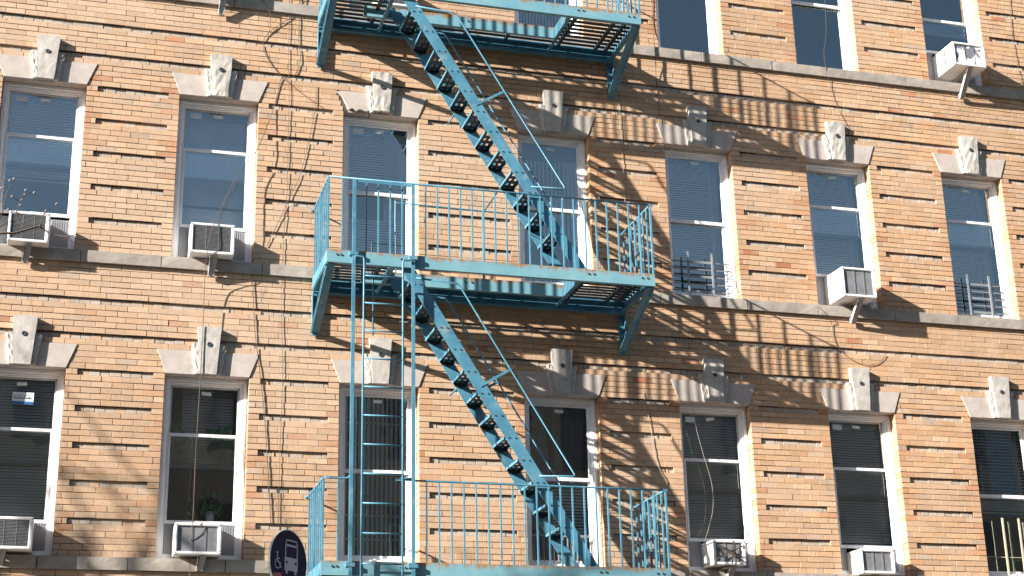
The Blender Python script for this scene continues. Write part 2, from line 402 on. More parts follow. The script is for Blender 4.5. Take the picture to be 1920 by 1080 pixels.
# ------------------------------------------------------------------ lintels with keystones
def lintel(x, s, ci):
    zb = s*ST + WT; zt = zb + 4*CH
    damaged = (s == 0 and ci == 2)
    b = MB()
    left = [(x+.001,zb),(x+.36,zb),(x+.36,zt),(x-.11,zt)]; right = [(x+.64,zb),(x+.999,zb),(x+1.11,zt),(x+.64,zt)]
    if damaged:
        left = [(x+.03,zb+.10),(x+.07,zb+.03),(x+.12,zb+.05),(x+.17,zb+.015),(x+.21,zb+.045),(x+.30,zb+.02),(x+.36,zb+.05),(x+.36,zt),(x-.04,zt-.01),(x-.10,zt-.03),(x-.02,zb+.2)]
        b.prism([(x+.01,zb+.002),(x+.35,zb+.002),(x+.35,zt),(x-.1,zt)], 'y', .03, .17)
    b.prism(left, 'y', -.012, .17); b.prism(right, 'y', -.012, .17)
    b.box(x+.36, x+.64, -.006, .17, zb, zt)
    lo = b.build('lintel', M['stone'], building, .004)
    # keystone
    kz = s*ST + 38*CH; k = MB()
    hx = x + .5
    n = 7; yf = -.075
    def half(z): return .098 + (.14-.098)*(z-zb)/(kz-zb)
    rough = .007 if (s == 0 and ci in (1, 2, 5)) or (s, ci) == (0, 6) else .002
    rows = []
    for i in range(n+1):
        z = zb + (kz-zb)*i/n; row = []
        for m_ in range(6):
            h = half(z); xx = hx - h + 2*h*m_/5; y = yf + U(-rough, rough)*.6
            zz = z
            if m_ in (0,5): xx += U(-rough, rough)*.7; y += rough*.5
            if i == n and rough > .01 and m_ >= 3 and ci == 1: zz -= .05*(m_-2)*.5; y += .02
            if i == 0 and ci == 2 and s == 0: zz += U(.0,.035)
            row.append(len(k.v)); k.v.append((xx, y, zz))
        rows.append(row)
    for i in range(n):
        for m_ in range(5):
            k.f.append((rows[i][m_], rows[i][m_+1], rows[i+1][m_+1], rows[i+1][m_])); k.sm.append(False)
    rim = rows[0] + [r[5] for r in rows[1:]] + rows[n][4::-1] + [r[0] for r in rows[n-1:0:-1]]
    bk = []
    for r in rim: v = k.v[r]; bk.append(len(k.v)); k.v.append((v[0], .02, v[2]))
    for i in range(len(rim)):
        q = (i+1) % len(rim); k.f.append((rim[q], rim[i], bk[i], bk[q])); k.sm.append(False)
    k.build('keystone', M['keystone'], lo)
    hole = MB(); hz = zb + .37
    pts = [(hx+.024*math.cos(t), yf-.003-rough*.7, hz+.024*math.sin(t)) for t in [i*math.pi/5 for i in range(11)]]
    hole.tube(pts, .006, 5); 
    hole.prism([(hx+.019*math.cos(i*math.pi/4), hz+.019*math.sin(i*math.pi/4)) for i in range(8)], 'y', yf-.004-rough*.8, yf+.01)
    hole.build('anchor_hole', M['bolt'], lo)
    for sd in (-1, 1):
        f = MB(); n2 = 9; zt2 = zb + .375; rws = []
        for i in range(n2+1):
            z = zb + .004 + (zt2-zb)*i/n2; row = []
            inner = half(z)+.004; wob = .011*math.sin(i*1.9+ci*1.7+s) + U(-.005,.005)
            w = .052 + .03*i/n2 + wob*.6
            for m_ in range(4):
                xx = hx + sd*(inner + w*m_/3); y = -.052 + (.010 if m_ == 3 else 0) + U(-.005,.005) + (.006 if (i+m_) % 3 == 0 else 0)
                row.append(len(f.v)); f.v.append((xx, y, z))
            rws.append(row)
        for i in range(n2):
            for m_ in range(3):
                f.f.append((rws[i][m_], rws[i][m_+1], rws[i+1][m_+1], rws[i+1][m_])); f.sm.append(False)
        rim = rws[0] + [r[3] for r in rws[1:]] + rws[n2][2::-1] + [r[0] for r in rws[n2-1:0:-1]]
        bk = []
        for r in rim: v = f.v[r]; bk.append(len(f.v)); f.v.append((v[0], .0, v[2]))
        for i in range(len(rim)):
            q = (i+1) % len(rim); f.f.append((rim[q], rim[i], bk[i], bk[q])); f.sm.append(False)
        f.build('carved_flank', M['keystone'], lo)
for s in (-1, 0):
    for ci, x in enumerate(XS): lintel(x, s, ci)
for ci, x in enumerate(XS): lintel(x, 1, ci)

# ------------------------------------------------------------------ windows
def window(s, ci, mode='single', zA=1.54, zbar=1.155, zs=.48, back='blind', guard=None, labels=1, extra=None):
    x = XS[ci]; z = s*ST; t = WT
    f = MB()
    y0, y1 = .085, .215           # frame depth
    w = .042
    def fr(xa, xb, za, zb_, wa, ya, yb):
        f.box(xa, xa+wa, ya, yb, za, zb_); f.box(xb-wa, xb, ya, yb, za, zb_)
        f.box(xa+wa, xb-wa, ya, yb, zb_-wa, zb_); f.box(xa+wa, xb-wa, ya, yb, za, za+wa)
    fr(x+.004, x+.996, z+.002, z+t-.004, .04, y0, .20)
    fr(x+.045, x+.955, z+.043, z+t-.045, .026, y0+.028, .20)
    fr(x+.072, x+.928, z+.070, z+t-.072, .016, y0+.048, .20)
    fo = f.build('window', M['white'], building, .003); fo.location.y = .045
    a, b = x+.089, x+.911; top = z+t-.089; bot = z+.087
    if mode == 'single':
        sash = MB(); r = 1.155
        # upper sash stands in front, lower behind
        sash.box(a, b, .128, .160, z+r-.022, z+r+.022)
        sash.box(a, a+.022, .133, .158, z+r+.022, top); sash.box(b-.022, b, .133, .158, z+r+.022, top)
        sash.box(a, b, .130, .158, top-.022, top)
        sash.build('sash', M['white'], fo, .002)
        s2 = MB(); s2.box(a, a+.03, .165, .192, bot, z+r-.024); s2.box(b-.03, b, .165, .192, bot, z+r-.024); s2.box(a+.03, b-.03, .165, .192, bot, bot+.04)
        s2.build('sash', M['white'], fo, .002)
        g = MB(); g.quad((a,.146,z+r),(b,.146,z+r),(b,.146,top),(a,.146,top)); g.build('pane', M['glass'], fo, 0, False)
        g = MB(); g.quad((a,.178,bot),(b,.178,bot),(b,.178,z+r),(a,.178,z+r)); g.build('pane', M['glass'], fo, 0, False)
    else:
        sash = MB()
        sash.box(a, b, .120, .150, z+zA-.018, z+zA+.018)
        sash.box(a, a+.024, .124, .150, z+zs, z+zA-.018); sash.box(b-.03, b, .124, .150, z+zs, z+zA-.018)
        sash.box(a, b, .120, .150, z+zs-.022, z+zs+.018)
        sash.build('sash', M['white'], fo, .002)
        s2 = MB(); s2.box(a, b, .162, .190, z+zbar-.02, z+zbar+.02); s2.box(a, a+.02, .162, .19, z+zbar+.02, top); s2.box(b-.02, b, .162, .19, z+zbar+.02, top); s2.box(a, b, .162, .19, top-.02, top)
        s2.build('sash', M['grey'], fo, .002)
        g = MB(); g.quad((a,.137,z+zs),(b,.137,z+zs),(b,.137,z+zA),(a,.137,z+zA)); g.build('pane', M['glass'], fo, 0, False)
        g = MB(); g.quad((a,.176,z+zbar),(b,.176,z+zbar),(b,.176,top),(a,.176,top)); g.build('pane', M['glass'], fo, 0, False)
    # dark room box behind
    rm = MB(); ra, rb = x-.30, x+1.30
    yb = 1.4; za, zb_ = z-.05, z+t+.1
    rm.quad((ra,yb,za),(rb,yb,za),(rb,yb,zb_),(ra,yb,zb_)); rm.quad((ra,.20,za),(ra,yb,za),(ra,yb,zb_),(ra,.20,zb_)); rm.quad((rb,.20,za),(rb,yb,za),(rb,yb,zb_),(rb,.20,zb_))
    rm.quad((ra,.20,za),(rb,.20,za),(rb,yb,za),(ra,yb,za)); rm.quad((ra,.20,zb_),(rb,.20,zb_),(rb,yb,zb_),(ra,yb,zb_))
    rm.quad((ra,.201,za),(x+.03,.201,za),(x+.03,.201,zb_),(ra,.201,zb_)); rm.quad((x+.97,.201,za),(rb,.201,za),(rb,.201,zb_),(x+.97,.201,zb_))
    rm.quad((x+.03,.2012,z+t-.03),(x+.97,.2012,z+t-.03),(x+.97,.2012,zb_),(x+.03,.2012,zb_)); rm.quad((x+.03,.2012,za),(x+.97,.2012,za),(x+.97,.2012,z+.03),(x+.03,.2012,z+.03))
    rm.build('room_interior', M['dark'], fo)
    def blinds(z_top, z_bot, pitch=.034, xa=a-.03, xb=b+.03, mat='blind', y=.235, tilt=.029, sag=0):
        bl = MB(); zz = z+z_top; n = 0; tilt = pitch*.93 if pitch < .04 else tilt
        while zz > z+z_bot:
            sg = U(-.0015,.0015)
            bl.quad((xa,y-.007,zz+sg),(xb,y-.007,zz-sg),(xb,y+.007,zz+tilt-sg),(xa,y+.007,zz+tilt+sg)); zz -= pitch*U(.96,1.04)
        bl.box(xa, xb, y-.014, y+.014, z+z_bot-.022, z+z_bot)
        for tx in (.2,.8): bl.box(xa+(xb-xa)*tx, xa+(xb-xa)*tx+.004, y-.015, y-.013, z+z_bot, z+z_top)
        return bl.build('blind', M[mat], fo, 0, False)
    def cloth(xa, xb, z_bot, z_top, mat, y=.30, folds=7, amp=.02, slant=0):
        c = MB(); n = folds*4; prev = None
        for i in range(n+1):
            xx = xa+(xb-xa)*i/n; yy = y + amp*math.sin(i*math.pi/2+.4)*U(.6,1)
            cur = (xx, yy, xx + slant*(i/n))
            if prev: 
                c.quad((prev[2],prev[1],z+z_bot),(cur[2],cur[1],z+z_bot),(cur[0],cur[1],z+z_top),(prev[0],prev[1],z+z_top)); c.sm[-1] = True
            prev = cur
        return c.build('curtain', M[mat], fo, 0, False)
    def bars(z_bot, z_top, n, wd, mat='gate', y=.27, xa=a+.01, xb=b-.01, hor=()):
        c = MB()
        for i in range(n):
            xx = xa+(xb-xa)*(i+.5)/n; c.box(xx-wd/2, xx+wd/2, y, y+.02, z+z_bot, z+z_top)
        for h in hor: c.box(xa, xb, y-.008, y-.001, z+h-.01, z+h+.01)
        return c.build('security_gate', M[mat], fo)
    T = 2.12
    if back == 'blind_half': blinds(T, .98, .036); 
    elif back == 'blind_full': blinds(T, .15, .036)
    elif back == 'blind_right': blinds(T, .45, .034, a-.03, b-.13); cloth(b-.13, b+.02, .1, T, 'curtain', .33, 2, .01)
    elif back == 'blind_dim': blinds(T, .45, .036, mat='blind2')
    elif back == 'pale': cloth(a-.02, b+.02, 1.45, T, 'curtain', .36, 3, .006); blinds(2.0, 1.62, .036, x+.52, b-.04, y=.30); cloth(a-.02, b+.02, .86, 1.5, 'curtain', .34, 3, .006); cloth(a-.02,b+.02,.3,.84,'curtain',.38,3,.006)
    elif back == 'blind_two': blinds(T+.03, 1.16, .036, y=.235); blinds(.80, .12, .036, a-.02, b, y=.25); cloth(x+.62, b+.03, .85, T, 'curtain', .34, 3, .02)
    elif back == 'gate_top': bars(1.18, 1.86, 14, .032, y=.168); bars(.66, 1.12, 14, .032, y=.2); cloth(a-.02, b+.02, 1.86, T, 'dcurtain', .30, 2, .01); cloth(x+.70, b+.03, 1.16, 1.9, 'curtain', .215, 2, .006); bars(.1, 1.1, 10, .05, y=.29, mat='dcurtain'); cloth(x+.45, x+.74, 1.16, 1.42, 'curtain', .212, 1, .004)
    elif back == 'gate': bars(1.18, T, 14, .034, y=.168, hor=(1.50, 1.77)); bars(.09, 1.12, 14, .034, y=.198, hor=(.62, .33))
    elif back == 'bars_dark': bars(.09, T, 17, .024, mat='gate', y=.24)
    elif back == 'dark_drape':
        cloth(a-.02, x+.36, .1, T, 'dcurtain', .34, 5, .02, .18); blinds(1.10, .42, .04, x+.42, b+.03, y=.26); cloth(x+.5, b+.03, 1.1, T, 'dcurtain', .36, 4, .03, -.1)
    elif back == 'plants':
        blinds(T, 1.2, .036, x+.25, b-.05, mat='blind2', y=.34)
        lf = MB()
        for i in range(34):
            side = R() < .45
            cx = x + (U(.10,.34) if side else U(.60,.90)); cz = z + U(1.15,1.60); cy = U(.24,.32)
            ang = U(-.9,.9) + (.5 if side else -.5); L = U(.10,.22); wd = U(.02,.045)
            dx, dz = math.sin(ang), math.cos(ang)
            lf.quad((cx,cy,cz),(cx+dx*L*.5-dz*wd,cy+U(-.03,.02),cz+dz*L*.5+dx*wd),(cx+dx*L,cy-.02,cz+dz*L),(cx+dx*L*.5+dz*wd,cy+U(-.02,.03),cz+dz*L*.5-dx*wd))
        for i in range(30):
            cx = x + U(.42,.78); cz = z + U(.55,.80); cy = U(.26,.34); ang = U(-1.3,1.3); L = U(.06,.13); wd = .016
            dx, dz = math.sin(ang), math.cos(ang)
            lf.quad((cx,cy,cz),(cx+dx*L*.5-dz*wd,cy,cz+dz*L*.5+dx*wd),(cx+dx*L,cy-.02,cz+dz*L),(cx+dx*L*.5+dz*wd,cy,cz+dz*L*.5-dx*wd))
        for (lx, lz, a_, L, wd) in ((.93,1.46,-2.2,.34,.10),(.90,1.72,-2.5,.30,.07),(.12,1.44,.35,.30,.09),(.16,1.40,-.3,.26,.08),(.95,1.40,-1.3,.30,.08)):
            dx, dz = math.sin(a_), -math.cos(a_) if a_ < -2 else math.cos(a_)
            px_, pz_ = x+lx, z+lz
            if a_ < -2: dx, dz = -.75, -.62
            lf.quad((px_,.235,pz_),(px_+dx*L*.5-dz*wd*.5,.225,pz_+dz*L*.5+dx*wd*.5),(px_+dx*L,.24,pz_+dz*L),(px_+dx*L*.5+dz*wd*.5,.235,pz_+dz*L*.5-dx*wd*.5))
        lf.build('house_plant', M['leaf'], fo, 0, False)
        pot = MB(); pot.tube([(x+.63,.28,z+.46),(x+.63,.28,z+.62)], .05, 10, [.045,.06]); pot.build('plant_pot', M['label'], fo)
    elif back == 'blue':
        blinds(T, 1.16, .045, y=.222, mat='blind', tilt=.016); cloth(x+.40, x+.78, .9, T, 'bluecurtain', .255, 4, .02, .03); cloth(x+.80, b+.03, .9, T, 'curtain', .34, 2, .02)
        blinds(1.08, .95, .036, mat='blind2')
    elif back == 'open': pass
    elif back == 'dimfull': cloth(a-.02, b+.02, .1, T, 'dcurtain', .34, 9, .02)
    # paper labels on the panes
    if labels:
        lb = MB(); yy = .144 if mode == 'single' else .174; zt = top-.10
        rr = U(-.012,.02)
        lb.prism([(x+.46,zt),(x+.575,zt+rr),(x+.572,zt+.042+rr),(x+.457,zt+.042)], 'y', yy-.003, yy-.001); lb.build('paper_label', M['label'], fo)
        if labels == 2:
            lb = MB(); lb.box(x+.16, x+.30, yy-.003, yy-.001, zt-.03, zt+.045); lb.build('paper_label', M['label'], fo)
    if guard == 'hbars':
        g = MB()
        for xx in (.29,.645): g.box(x+xx-.014, x+xx+.014, .052, .064, z+.06, z+.68)
        for k in range(5):
            zz = z+.12+.105*k; g.box(x+.06, x+.94, .068, .078, zz-.007, zz+.007)
            if k in (0,2,4): g.box(x+.29, x+.645, .064, .068, zz-.016, zz+.016)
        g.build('window_guard', M['guard'], fo)
    if guard == 'vbars':
        g = MB()
        g.box(x+.05, x+.95, .066, .072, z+.30, z+.308)
        for xx in (.375,.63,.86): g.box(x+xx-.013, x+xx+.013, .052, .066, z+.06, z+.84)
        g.build('window_guard', M['guardyellow'], fo)
    if guard == 'low':
        g = MB()
        for k in range(12): xx = x+.13+.062*k; g.box(xx-.007, xx+.007, .10, .112, z+.10, z+.42)
        g.box(x+.1, x+.86, .096, .116, z+.41, z+.44)
        g.build('window_guard', M['guard'], fo)
    return fo
# middle storey
window(0,0,'double', 1.52,1.155,.50,'blind_half', labels=2)
window(0,1,'double', 1.54,1.155,.50,'pale', labels=2)
window(0,2,'single', back='blind_two', labels=2)
window(0,3,'single', back='gate_top')
window(0,4,'single', back='blind_right', guard='hbars')
window(0,5,'double', 1.56,1.155,.52,'blind_right')
window(0,6,'double', 1.53,1.165,.09,'blind_right', guard='hbars')
# lower storey
w0 = window(-1,0,'double', 1.49,1.12,.42,'blind_dim')
window(-1,1,'double', 1.51,1.135,.46,'plants')
window(-1,2,'single', back='gate')
window(-1,3,'single', back='dark_drape', guard='low')
window(-1,4,'double', 1.48,1.10,.43,'blind_dim', labels=2)
window(-1,5,'double', 1.45,1.09,.40,'blind_dim', labels=2)
window(-1,6,'single', back='blue', labels=0, guard='vbars')
# upper storey (only the feet of these windows are in view)
window(1,0,'single', back='dimfull'); window(1,1,'double', 1.54,1.155,.48,'dimfull')
window(1,2,'double', 1.54,1.155,.48,'dimfull'); window(1,3,'single', back='bars_dark')
window(1,4,'single', back='open'); window(1,5,'single', back='open'); window(1,6,'double', 1.15,.93,.60,'open')
# white and blue maker's sticker on the lower left window
sx = XS[0]; sz = -ST
st = MB(); st.box(sx+.42, sx+.66, .168, .171, sz+1.80, sz+1.945); so = st.build('glass_sticker', M['label'], w0)
st = MB(); st.box(sx+.42, sx+.66, .1655, .168, sz+1.80, sz+1.835); st.build('sticker_band', M['bluelabel'], w0)
st = MB()
for i in range(11):
    xx = sx+.44+.018*i; h = .018 if i % 3 else .028
    st.box(xx, xx+.011, .1655, .168, sz+1.865, sz+1.865+h)
st.box(sx+.44, sx+.62, .1655, .168, sz+1.905, sz+1.909)
st.build('sticker_print', M['ink'], w0)

rehome(building)

# ------------------------------------------------------------------ air conditioners
def air_conditioner(s, ci, x0, x1, z0, z1, yf, label, foot=None, grille='fins', ztop=.46, wood=False):
    z = s*ST; X = XS[ci]
    root = empty('air_conditioner', ((x0+x1)/2, .1, z+z0)); tag(root, label, 'air conditioner', 'window air conditioners')
    dr = (z1-z0)
    c = MB(); rim = .035
    tilt = .02
    # casing as open frame: top, bottom, sides
    def P(x, y, zz): return (x, y, zz + tilt*(y-yf)*1.0)
    yb = .30
    def slab(xa, xb, za, zb_, ya, yb_):
        n = len(c.v)
        c.v += [P(xa,ya,za),P(xb,ya,za),P(xb,yb_,za),P(xa,yb_,za),P(xa,ya,zb_),P(xb,ya,zb_),P(xb,yb_,zb_),P(xa,yb_,zb_)]
        for f in ((0,3,2,1),(4,5,6,7),(0,1,5,4),(1,2,6,5),(2,3,7,6),(3,0,4,7)): c.f.append(tuple(n+i for i in f)); c.sm.append(False)
    a, b = z+z0, z+z1
    slab(x0, x1, b-rim, b, yf, yb); slab(x0, x1, a, a+rim, yf, yb)
    slab(x0, x0+rim, a+rim, b-rim, yf, yb); slab(x1-rim*1.3, x1, a+rim, b-rim, yf, yb)
    c.build('casing', M['acwhite'], root, .012)
    g = MB(); g.box(x0+rim, x1-rim*1.3, yf+.022, yf+.05, a+rim, b-rim)
    if grille == 'fins':
        n = int((b-a-2*rim)/.016)
        for i in range(n):
            zz = a+rim+.008+i*.016; g.box(x0+rim, x1-rim*1.3, yf+.012, yf+.022, zz-.002, zz+.003)
    for i in range(1, 3):
        xx = x0+rim+(x1-x0-2.3*rim)*i/3; g.box(xx-.003, xx+.003, yf+.009, yf+.012, a+rim, b-rim)
    g.build('rear_grille', M['acpeel'] if grille == 'peel' else M['acgrille'], root)
    # screws on rim, vents on side
    for (xx, zz) in ((x0+.018,a+.018),(x1-.02,a+.018),(x0+.018,b-.018),(x1-.02,b-.018)): q = MB(); q.tube([(xx,yf-.004,zz),(xx,yf+.004,zz)], .006, 6); q.build('screw', M['bolt'], root)
    if yf < -.3:
        v = MB()
        for i in range(9): zz = b-.08-.018*i; v.box(x0-.002, x0+.001, yf+.10, yf+.22, zz-.003, zz+.003)
        v.build('side_vent', M['bracket'], root)
    # filler panels beside the unit, inside the window
    zt = z+ztop-.02
    for (pa, pb) in ((X+.09, x0-.001), (x1+.001, X+.91)):
        if pb-pa > .03:
            p = MB(); p.box(pa, pb, .177, .195, z+.088, zt)
            n = int((pb-pa)/.028)
            for i in range(n): p.box(pa+.028*i+.008, pa+.028*i+.02, .171, .1775, z+.09, zt-.004)
            p.build('filler_panel', M['accord'], root)
    if foot:
        fx, fz = foot; bb = MB(); px = fx if isinstance(fx, (int, float)) else fx[0]
        top = (px+.03, yf+.07, a-.004); low = (px, -.055, z+fz)
        bb.beam(top, low, .07, .03, (0,1,0)); bb.box(px+.03-.03, px+.03+.03, yf+.03, .28, a-.022, a-.003)
        bb.beam((px-.034,yf+.05,a-.02),(px-.034,-.06,z+fz+.02), .004, .05, (0,1,0))
        bb.box(px-.04, px+.04, -.056, -.04, z+fz-.01, z+fz+.07)
        bb.build('support_bracket', M['bracket'], root)
    if wood:
        w = MB(); w.box((x0+x1)/2-.05, (x0+x1)/2+.05, yf+.05, .02, a-.035, a-.022); w.build('wooden_shim', M['guardyellow'], root)
    rehome(root); return root
air_conditioner(0,0,-1.92,-1.45,-.015,.365,-.22,'white air conditioner behind a bare twig, at the left edge of the middle row',foot=(-1.70,-.217))
air_conditioner(0,1,.205,.742,0.01,.405,-.22,'white air conditioner with rusty lower rim, left of the middle landing',foot=(.485,-.22),ztop=.49)
ac5 = air_conditioner(0,5,8.965,9.475,.045,.47,-.35,'deep white air conditioner on a slanted arm, middle row right of the fire escape',foot=(9.225,-.235),grille='flat',ztop=.52)
air_conditioner(-1,0,-1.845,-1.365,.03,.395,-.23,'white air conditioner with ribbed grille cut by the left edge of the photo, bottom row',foot=(-1.70,-.1),ztop=.44)
air_conditioner(-1,1,.19,.725,.025,.39,-.20,'white air conditioner below the window with house plants, crossed by a hanging cable',foot=(.50,-.13),ztop=.46,grille='flat')
air_conditioner(-1,4,6.86,7.30,.055,.37,-.22,'white air conditioner crossed by dark straps, first window right of the lower fire escape',foot=(7.12,-.10),grille='flat',ztop=.43,wood=True)
air_conditioner(-1,5,8.93,9.42,-.01,.31,-.20,'white air conditioner cut by the bottom edge, in the window with striped blinds',foot=None,grille='flat',ztop=.40,wood=True)
act = air_conditioner(1,6,11.14,11.68,.12,.50,-.38,'boxy white air conditioner with peeling patched grille in the top right window',foot=(11.40,-.255),grille='peel',ztop=.60)
air_conditioner(1,1,.21,.74,.01,.40,-.20,'air conditioner at the top edge, only its slanted support arm in view',foot=(.47,-.30),ztop=.48)
air_conditioner(1,2,2.50,2.95,.02,.42,-.28,'air conditioner glimpsed through the hatch of the topmost fire escape landing',ztop=.48)
# X straps on the crossed unit
xp = MB(); zz = -ST; yy = -.232
xp.beam((6.875,yy,zz+.12),(7.27,yy,zz+.30), .02, .004, (0,1,0)); xp.beam((6.90,yy-.004,zz+.30),(7.25,yy-.004,zz+.10), .02, .004, (0,1,0)); xp.beam((7.09,yy-.007,zz+.06),(7.13,yy-.007,zz+.36), .02, .004, (0,1,0))
crossed = [o for o in COL.objects if o.name.startswith('air_conditioner') and 'straps' in o.get('label','')][0]
xo = xp.build('strap', M['wire'], crossed); xo.matrix_parent_inverse = Matrix.Translation(-Vector(crossed.location))
# coloured sticker stripes on the top right unit
for k, (m_, o_) in enumerate((('yellow',0),('red',.05))):
    q = MB(); zb = ST; q.box(11.1385, 11.1398, -.22+o_*1.2, -.19+o_*1.2, zb+.18, zb+.44); qo = q.build('sticker_stripe', M[m_], act); qo.matrix_parent_inverse = Matrix.Translation(-Vector(act.location))

# ------------------------------------------------------------------ fire escape
fe = empty('fire_escape', (3.8, 0, -ST-.3)); tag(fe, 'light blue iron fire escape with balconies, steep stairs and a drop ladder', 'fire escape')
X0, X1, YF = 1.74, 5.87, -1.15
HX0, HX1, HY = 2.56, 4.88, -.52          # stair hatch
BT, BB = -.165, -.325                    # beam top / bottom below sill level
def cluster(fn): m = MB(); fn(m); return m
def landing(s):
    z = s*ST
    # part: grating deck
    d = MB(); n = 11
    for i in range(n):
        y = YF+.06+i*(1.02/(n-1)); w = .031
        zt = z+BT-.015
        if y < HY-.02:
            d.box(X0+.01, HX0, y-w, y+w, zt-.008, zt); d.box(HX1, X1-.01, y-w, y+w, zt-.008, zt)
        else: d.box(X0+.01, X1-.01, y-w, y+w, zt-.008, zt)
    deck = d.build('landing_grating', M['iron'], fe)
    b = MB()   # channel: web and flanges
    b.box(X0-.012, X1+.012, YF-.012, YF, z+BB, z+BT); b.box(X0-.012, X1+.012, YF, YF+.045, z+BT-.012, z+BT-.0005); b.box(X0-.012, X1+.012, YF, YF+.045, z+BB+.0005, z+BB+.012)
    b.build('front_beam', M['beam'], deck)
    b = MB()   # hatch beam
    b.box(HX0-.3, HX1, HY-.006, HY+.006, z+BB, z+BT); b.box(HX0-.3, HX1, HY+.006, HY+.05, z+BT-.012, z+BT-.001); b.box(HX0-.3, HX1, HY+.006, HY+.05, z+BB+.001, z+BB+.012)
    b.build('hatch_beam', M['beam'], deck)
    b = MB()   # wall ledger
    b.box(X0, X1, -.07, -.058, z-.36, z+BT-.02); b.box(X0, X1, -.13, -.07, z-.36, z-.348); b.box(X0, X1, -.12, -.07, z+BT-.035, z+BT-.023)
    b.build('wall_beam', M['paint'], deck)
    for xx in (HX0, HX1): b = MB(); b.box(xx-.006, xx+.006, YF+.001, HY-.007, z+BB, z+BT-.002); b.box(xx+.006 if xx == HX1 else xx-.046, xx+.046 if xx == HX1 else xx-.006, YF+.002, -.13, z+BB+.002, z+BB+.014); b.build('hatch_crosspiece', M['paint'], deck)
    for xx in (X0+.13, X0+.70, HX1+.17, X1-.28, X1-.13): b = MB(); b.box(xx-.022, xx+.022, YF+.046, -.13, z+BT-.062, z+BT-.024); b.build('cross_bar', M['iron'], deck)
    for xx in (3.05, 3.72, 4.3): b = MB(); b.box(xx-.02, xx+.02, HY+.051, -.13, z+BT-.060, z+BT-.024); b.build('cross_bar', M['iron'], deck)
    for xx, sg in ((X0, 1), (X1, -1)):
        b = MB(); b.box(xx-.008, xx+.008, YF+.001, -.07, z+BB+.02, z+BT-.003); b.box(min(xx, xx+sg*.06), max(xx, xx+sg*.06), YF+.05, -.07, z+BB+.004, z+BB+.018); b.build('end_beam', M['paint'], deck)
        b = MB()
        p = (xx+sg*.04, YF+.03, z+BB-.01); q = (xx+sg*.04, -.03, z-.86)
        b.beam(p, q, .115, .012, (0,-1,.5)); b.beam((xx-sg*.002,YF+.06,z+BB-.02), (xx-sg*.002,-.03,z-.84), .010, .075, (0,-1,.5))
        b.box(min(xx,xx+sg*.08), max(xx,xx+sg*.08), -.035, -.02, z-.90, z-.34); b.box(xx+sg*.0-.006, xx+sg*.0+.006, -.09, -.036, z-.86, z-.362)
        b.build('wall_bracket', M['paint'], deck, .002)
    for xx in (X0+.11,X0+.16, X0+.89,X0+.94, HX1+.12,HX1+.19, X1-.16,X1-.09): b = MB(); b.tube([(xx,YF-.022,z+BT-.062),(xx,YF-.012,z+BT-.062)], .012, 6); b.build('bolt', M['bolt'], deck)
    for xx in (3.58,3.67): b = MB(); b.tube([(xx,HY-.016,z+BT-.06),(xx,HY-.006,z+BT-.06)], .012, 6); b.build('bolt', M['bolt'], deck)
    # part: railing = top rail + balusters
    zr = z+.772
    r = MB(); rl = .012
    xa = X0; 
    if s == -1:
        r.tube(smooth_path([(xa,YF,zr),(2.0,YF,zr),(2.03,YF-.02,zr+.03)],3), rl, 7); r.tube(smooth_path([(2.77,YF-.03,zr+.02),(2.80,YF,zr),(X1,YF,zr)],3), rl, 7)
    else: r.tube([(xa,YF,zr),(X1,YF,zr)], rl, 7)
    r.tube([(X0,YF,zr),(X0,-.06,zr),(X0-.03,-.005,zr)], rl, 7); r.tube([(X1,YF,zr),(X1,-.06,zr),(X1+.03,-.005,zr)], rl, 7)
    r.box(X1-.03, X1+.03, YF-.012, YF+.03, zr-.006, zr+.012)
    rail = r.build('railing', M['paint'], fe)
    rest = MB(); base = z+BT-.001
    def bal(mb, x, y, w=.0085): mb.box(x-w, x+w, y-w, y+w, base, zr-.006)
    xs = []; k = -8
    while 2.934+.1465*k < X1-.02:
        xx = 2.934+.1465*k; k += 1
        if xx < X0+.03: continue
        xs.append(xx)
    for xx in [X0] + xs + [X1]:
        if s == -1 and 2.0 < xx < 2.80: continue
        if s == 1 and xx < 5.05: bal(rest, xx, YF); continue
        m = MB(); bal(m, xx, YF, .011 if abs(xx-X0) < .01 or abs(xx-X1) < .01 else .0085); m.build('baluster', M['paint'], rail)
    for xe in (X0, X1):
        for i in range(1, 8):
            y = YF + i*.142
            if s == 1 and xe == X0: bal(rest, xe, y); continue
            m = MB(); bal(m, xe, y, .013 if i == 4 else .0085); m.build('baluster', M['paint'], rail)
    if s == 1:
        o = rest.build('baluster_row', M['paint'], rail); o['kind'] = 'stuff'
    if s == 0:
        g = MB(); gz = z+.76
        g.tube(smooth_path([(2.70,HY,z+BT),(2.69,HY,gz-.05),(2.74,HY,gz),(3.2,HY,gz),(4.30,HY,gz-.01)],5), .0095, 7)
        g.box(3.83-.012, 3.83+.012, HY-.012, HY+.012, z+BT, gz)
        g.beam((3.83,HY,gz-.03),(3.84,YF,zr-.02), .02, .008)
        g.build('hatch_guard', M['paint'], rail)
for s in (1, 0, -1): landing(s)

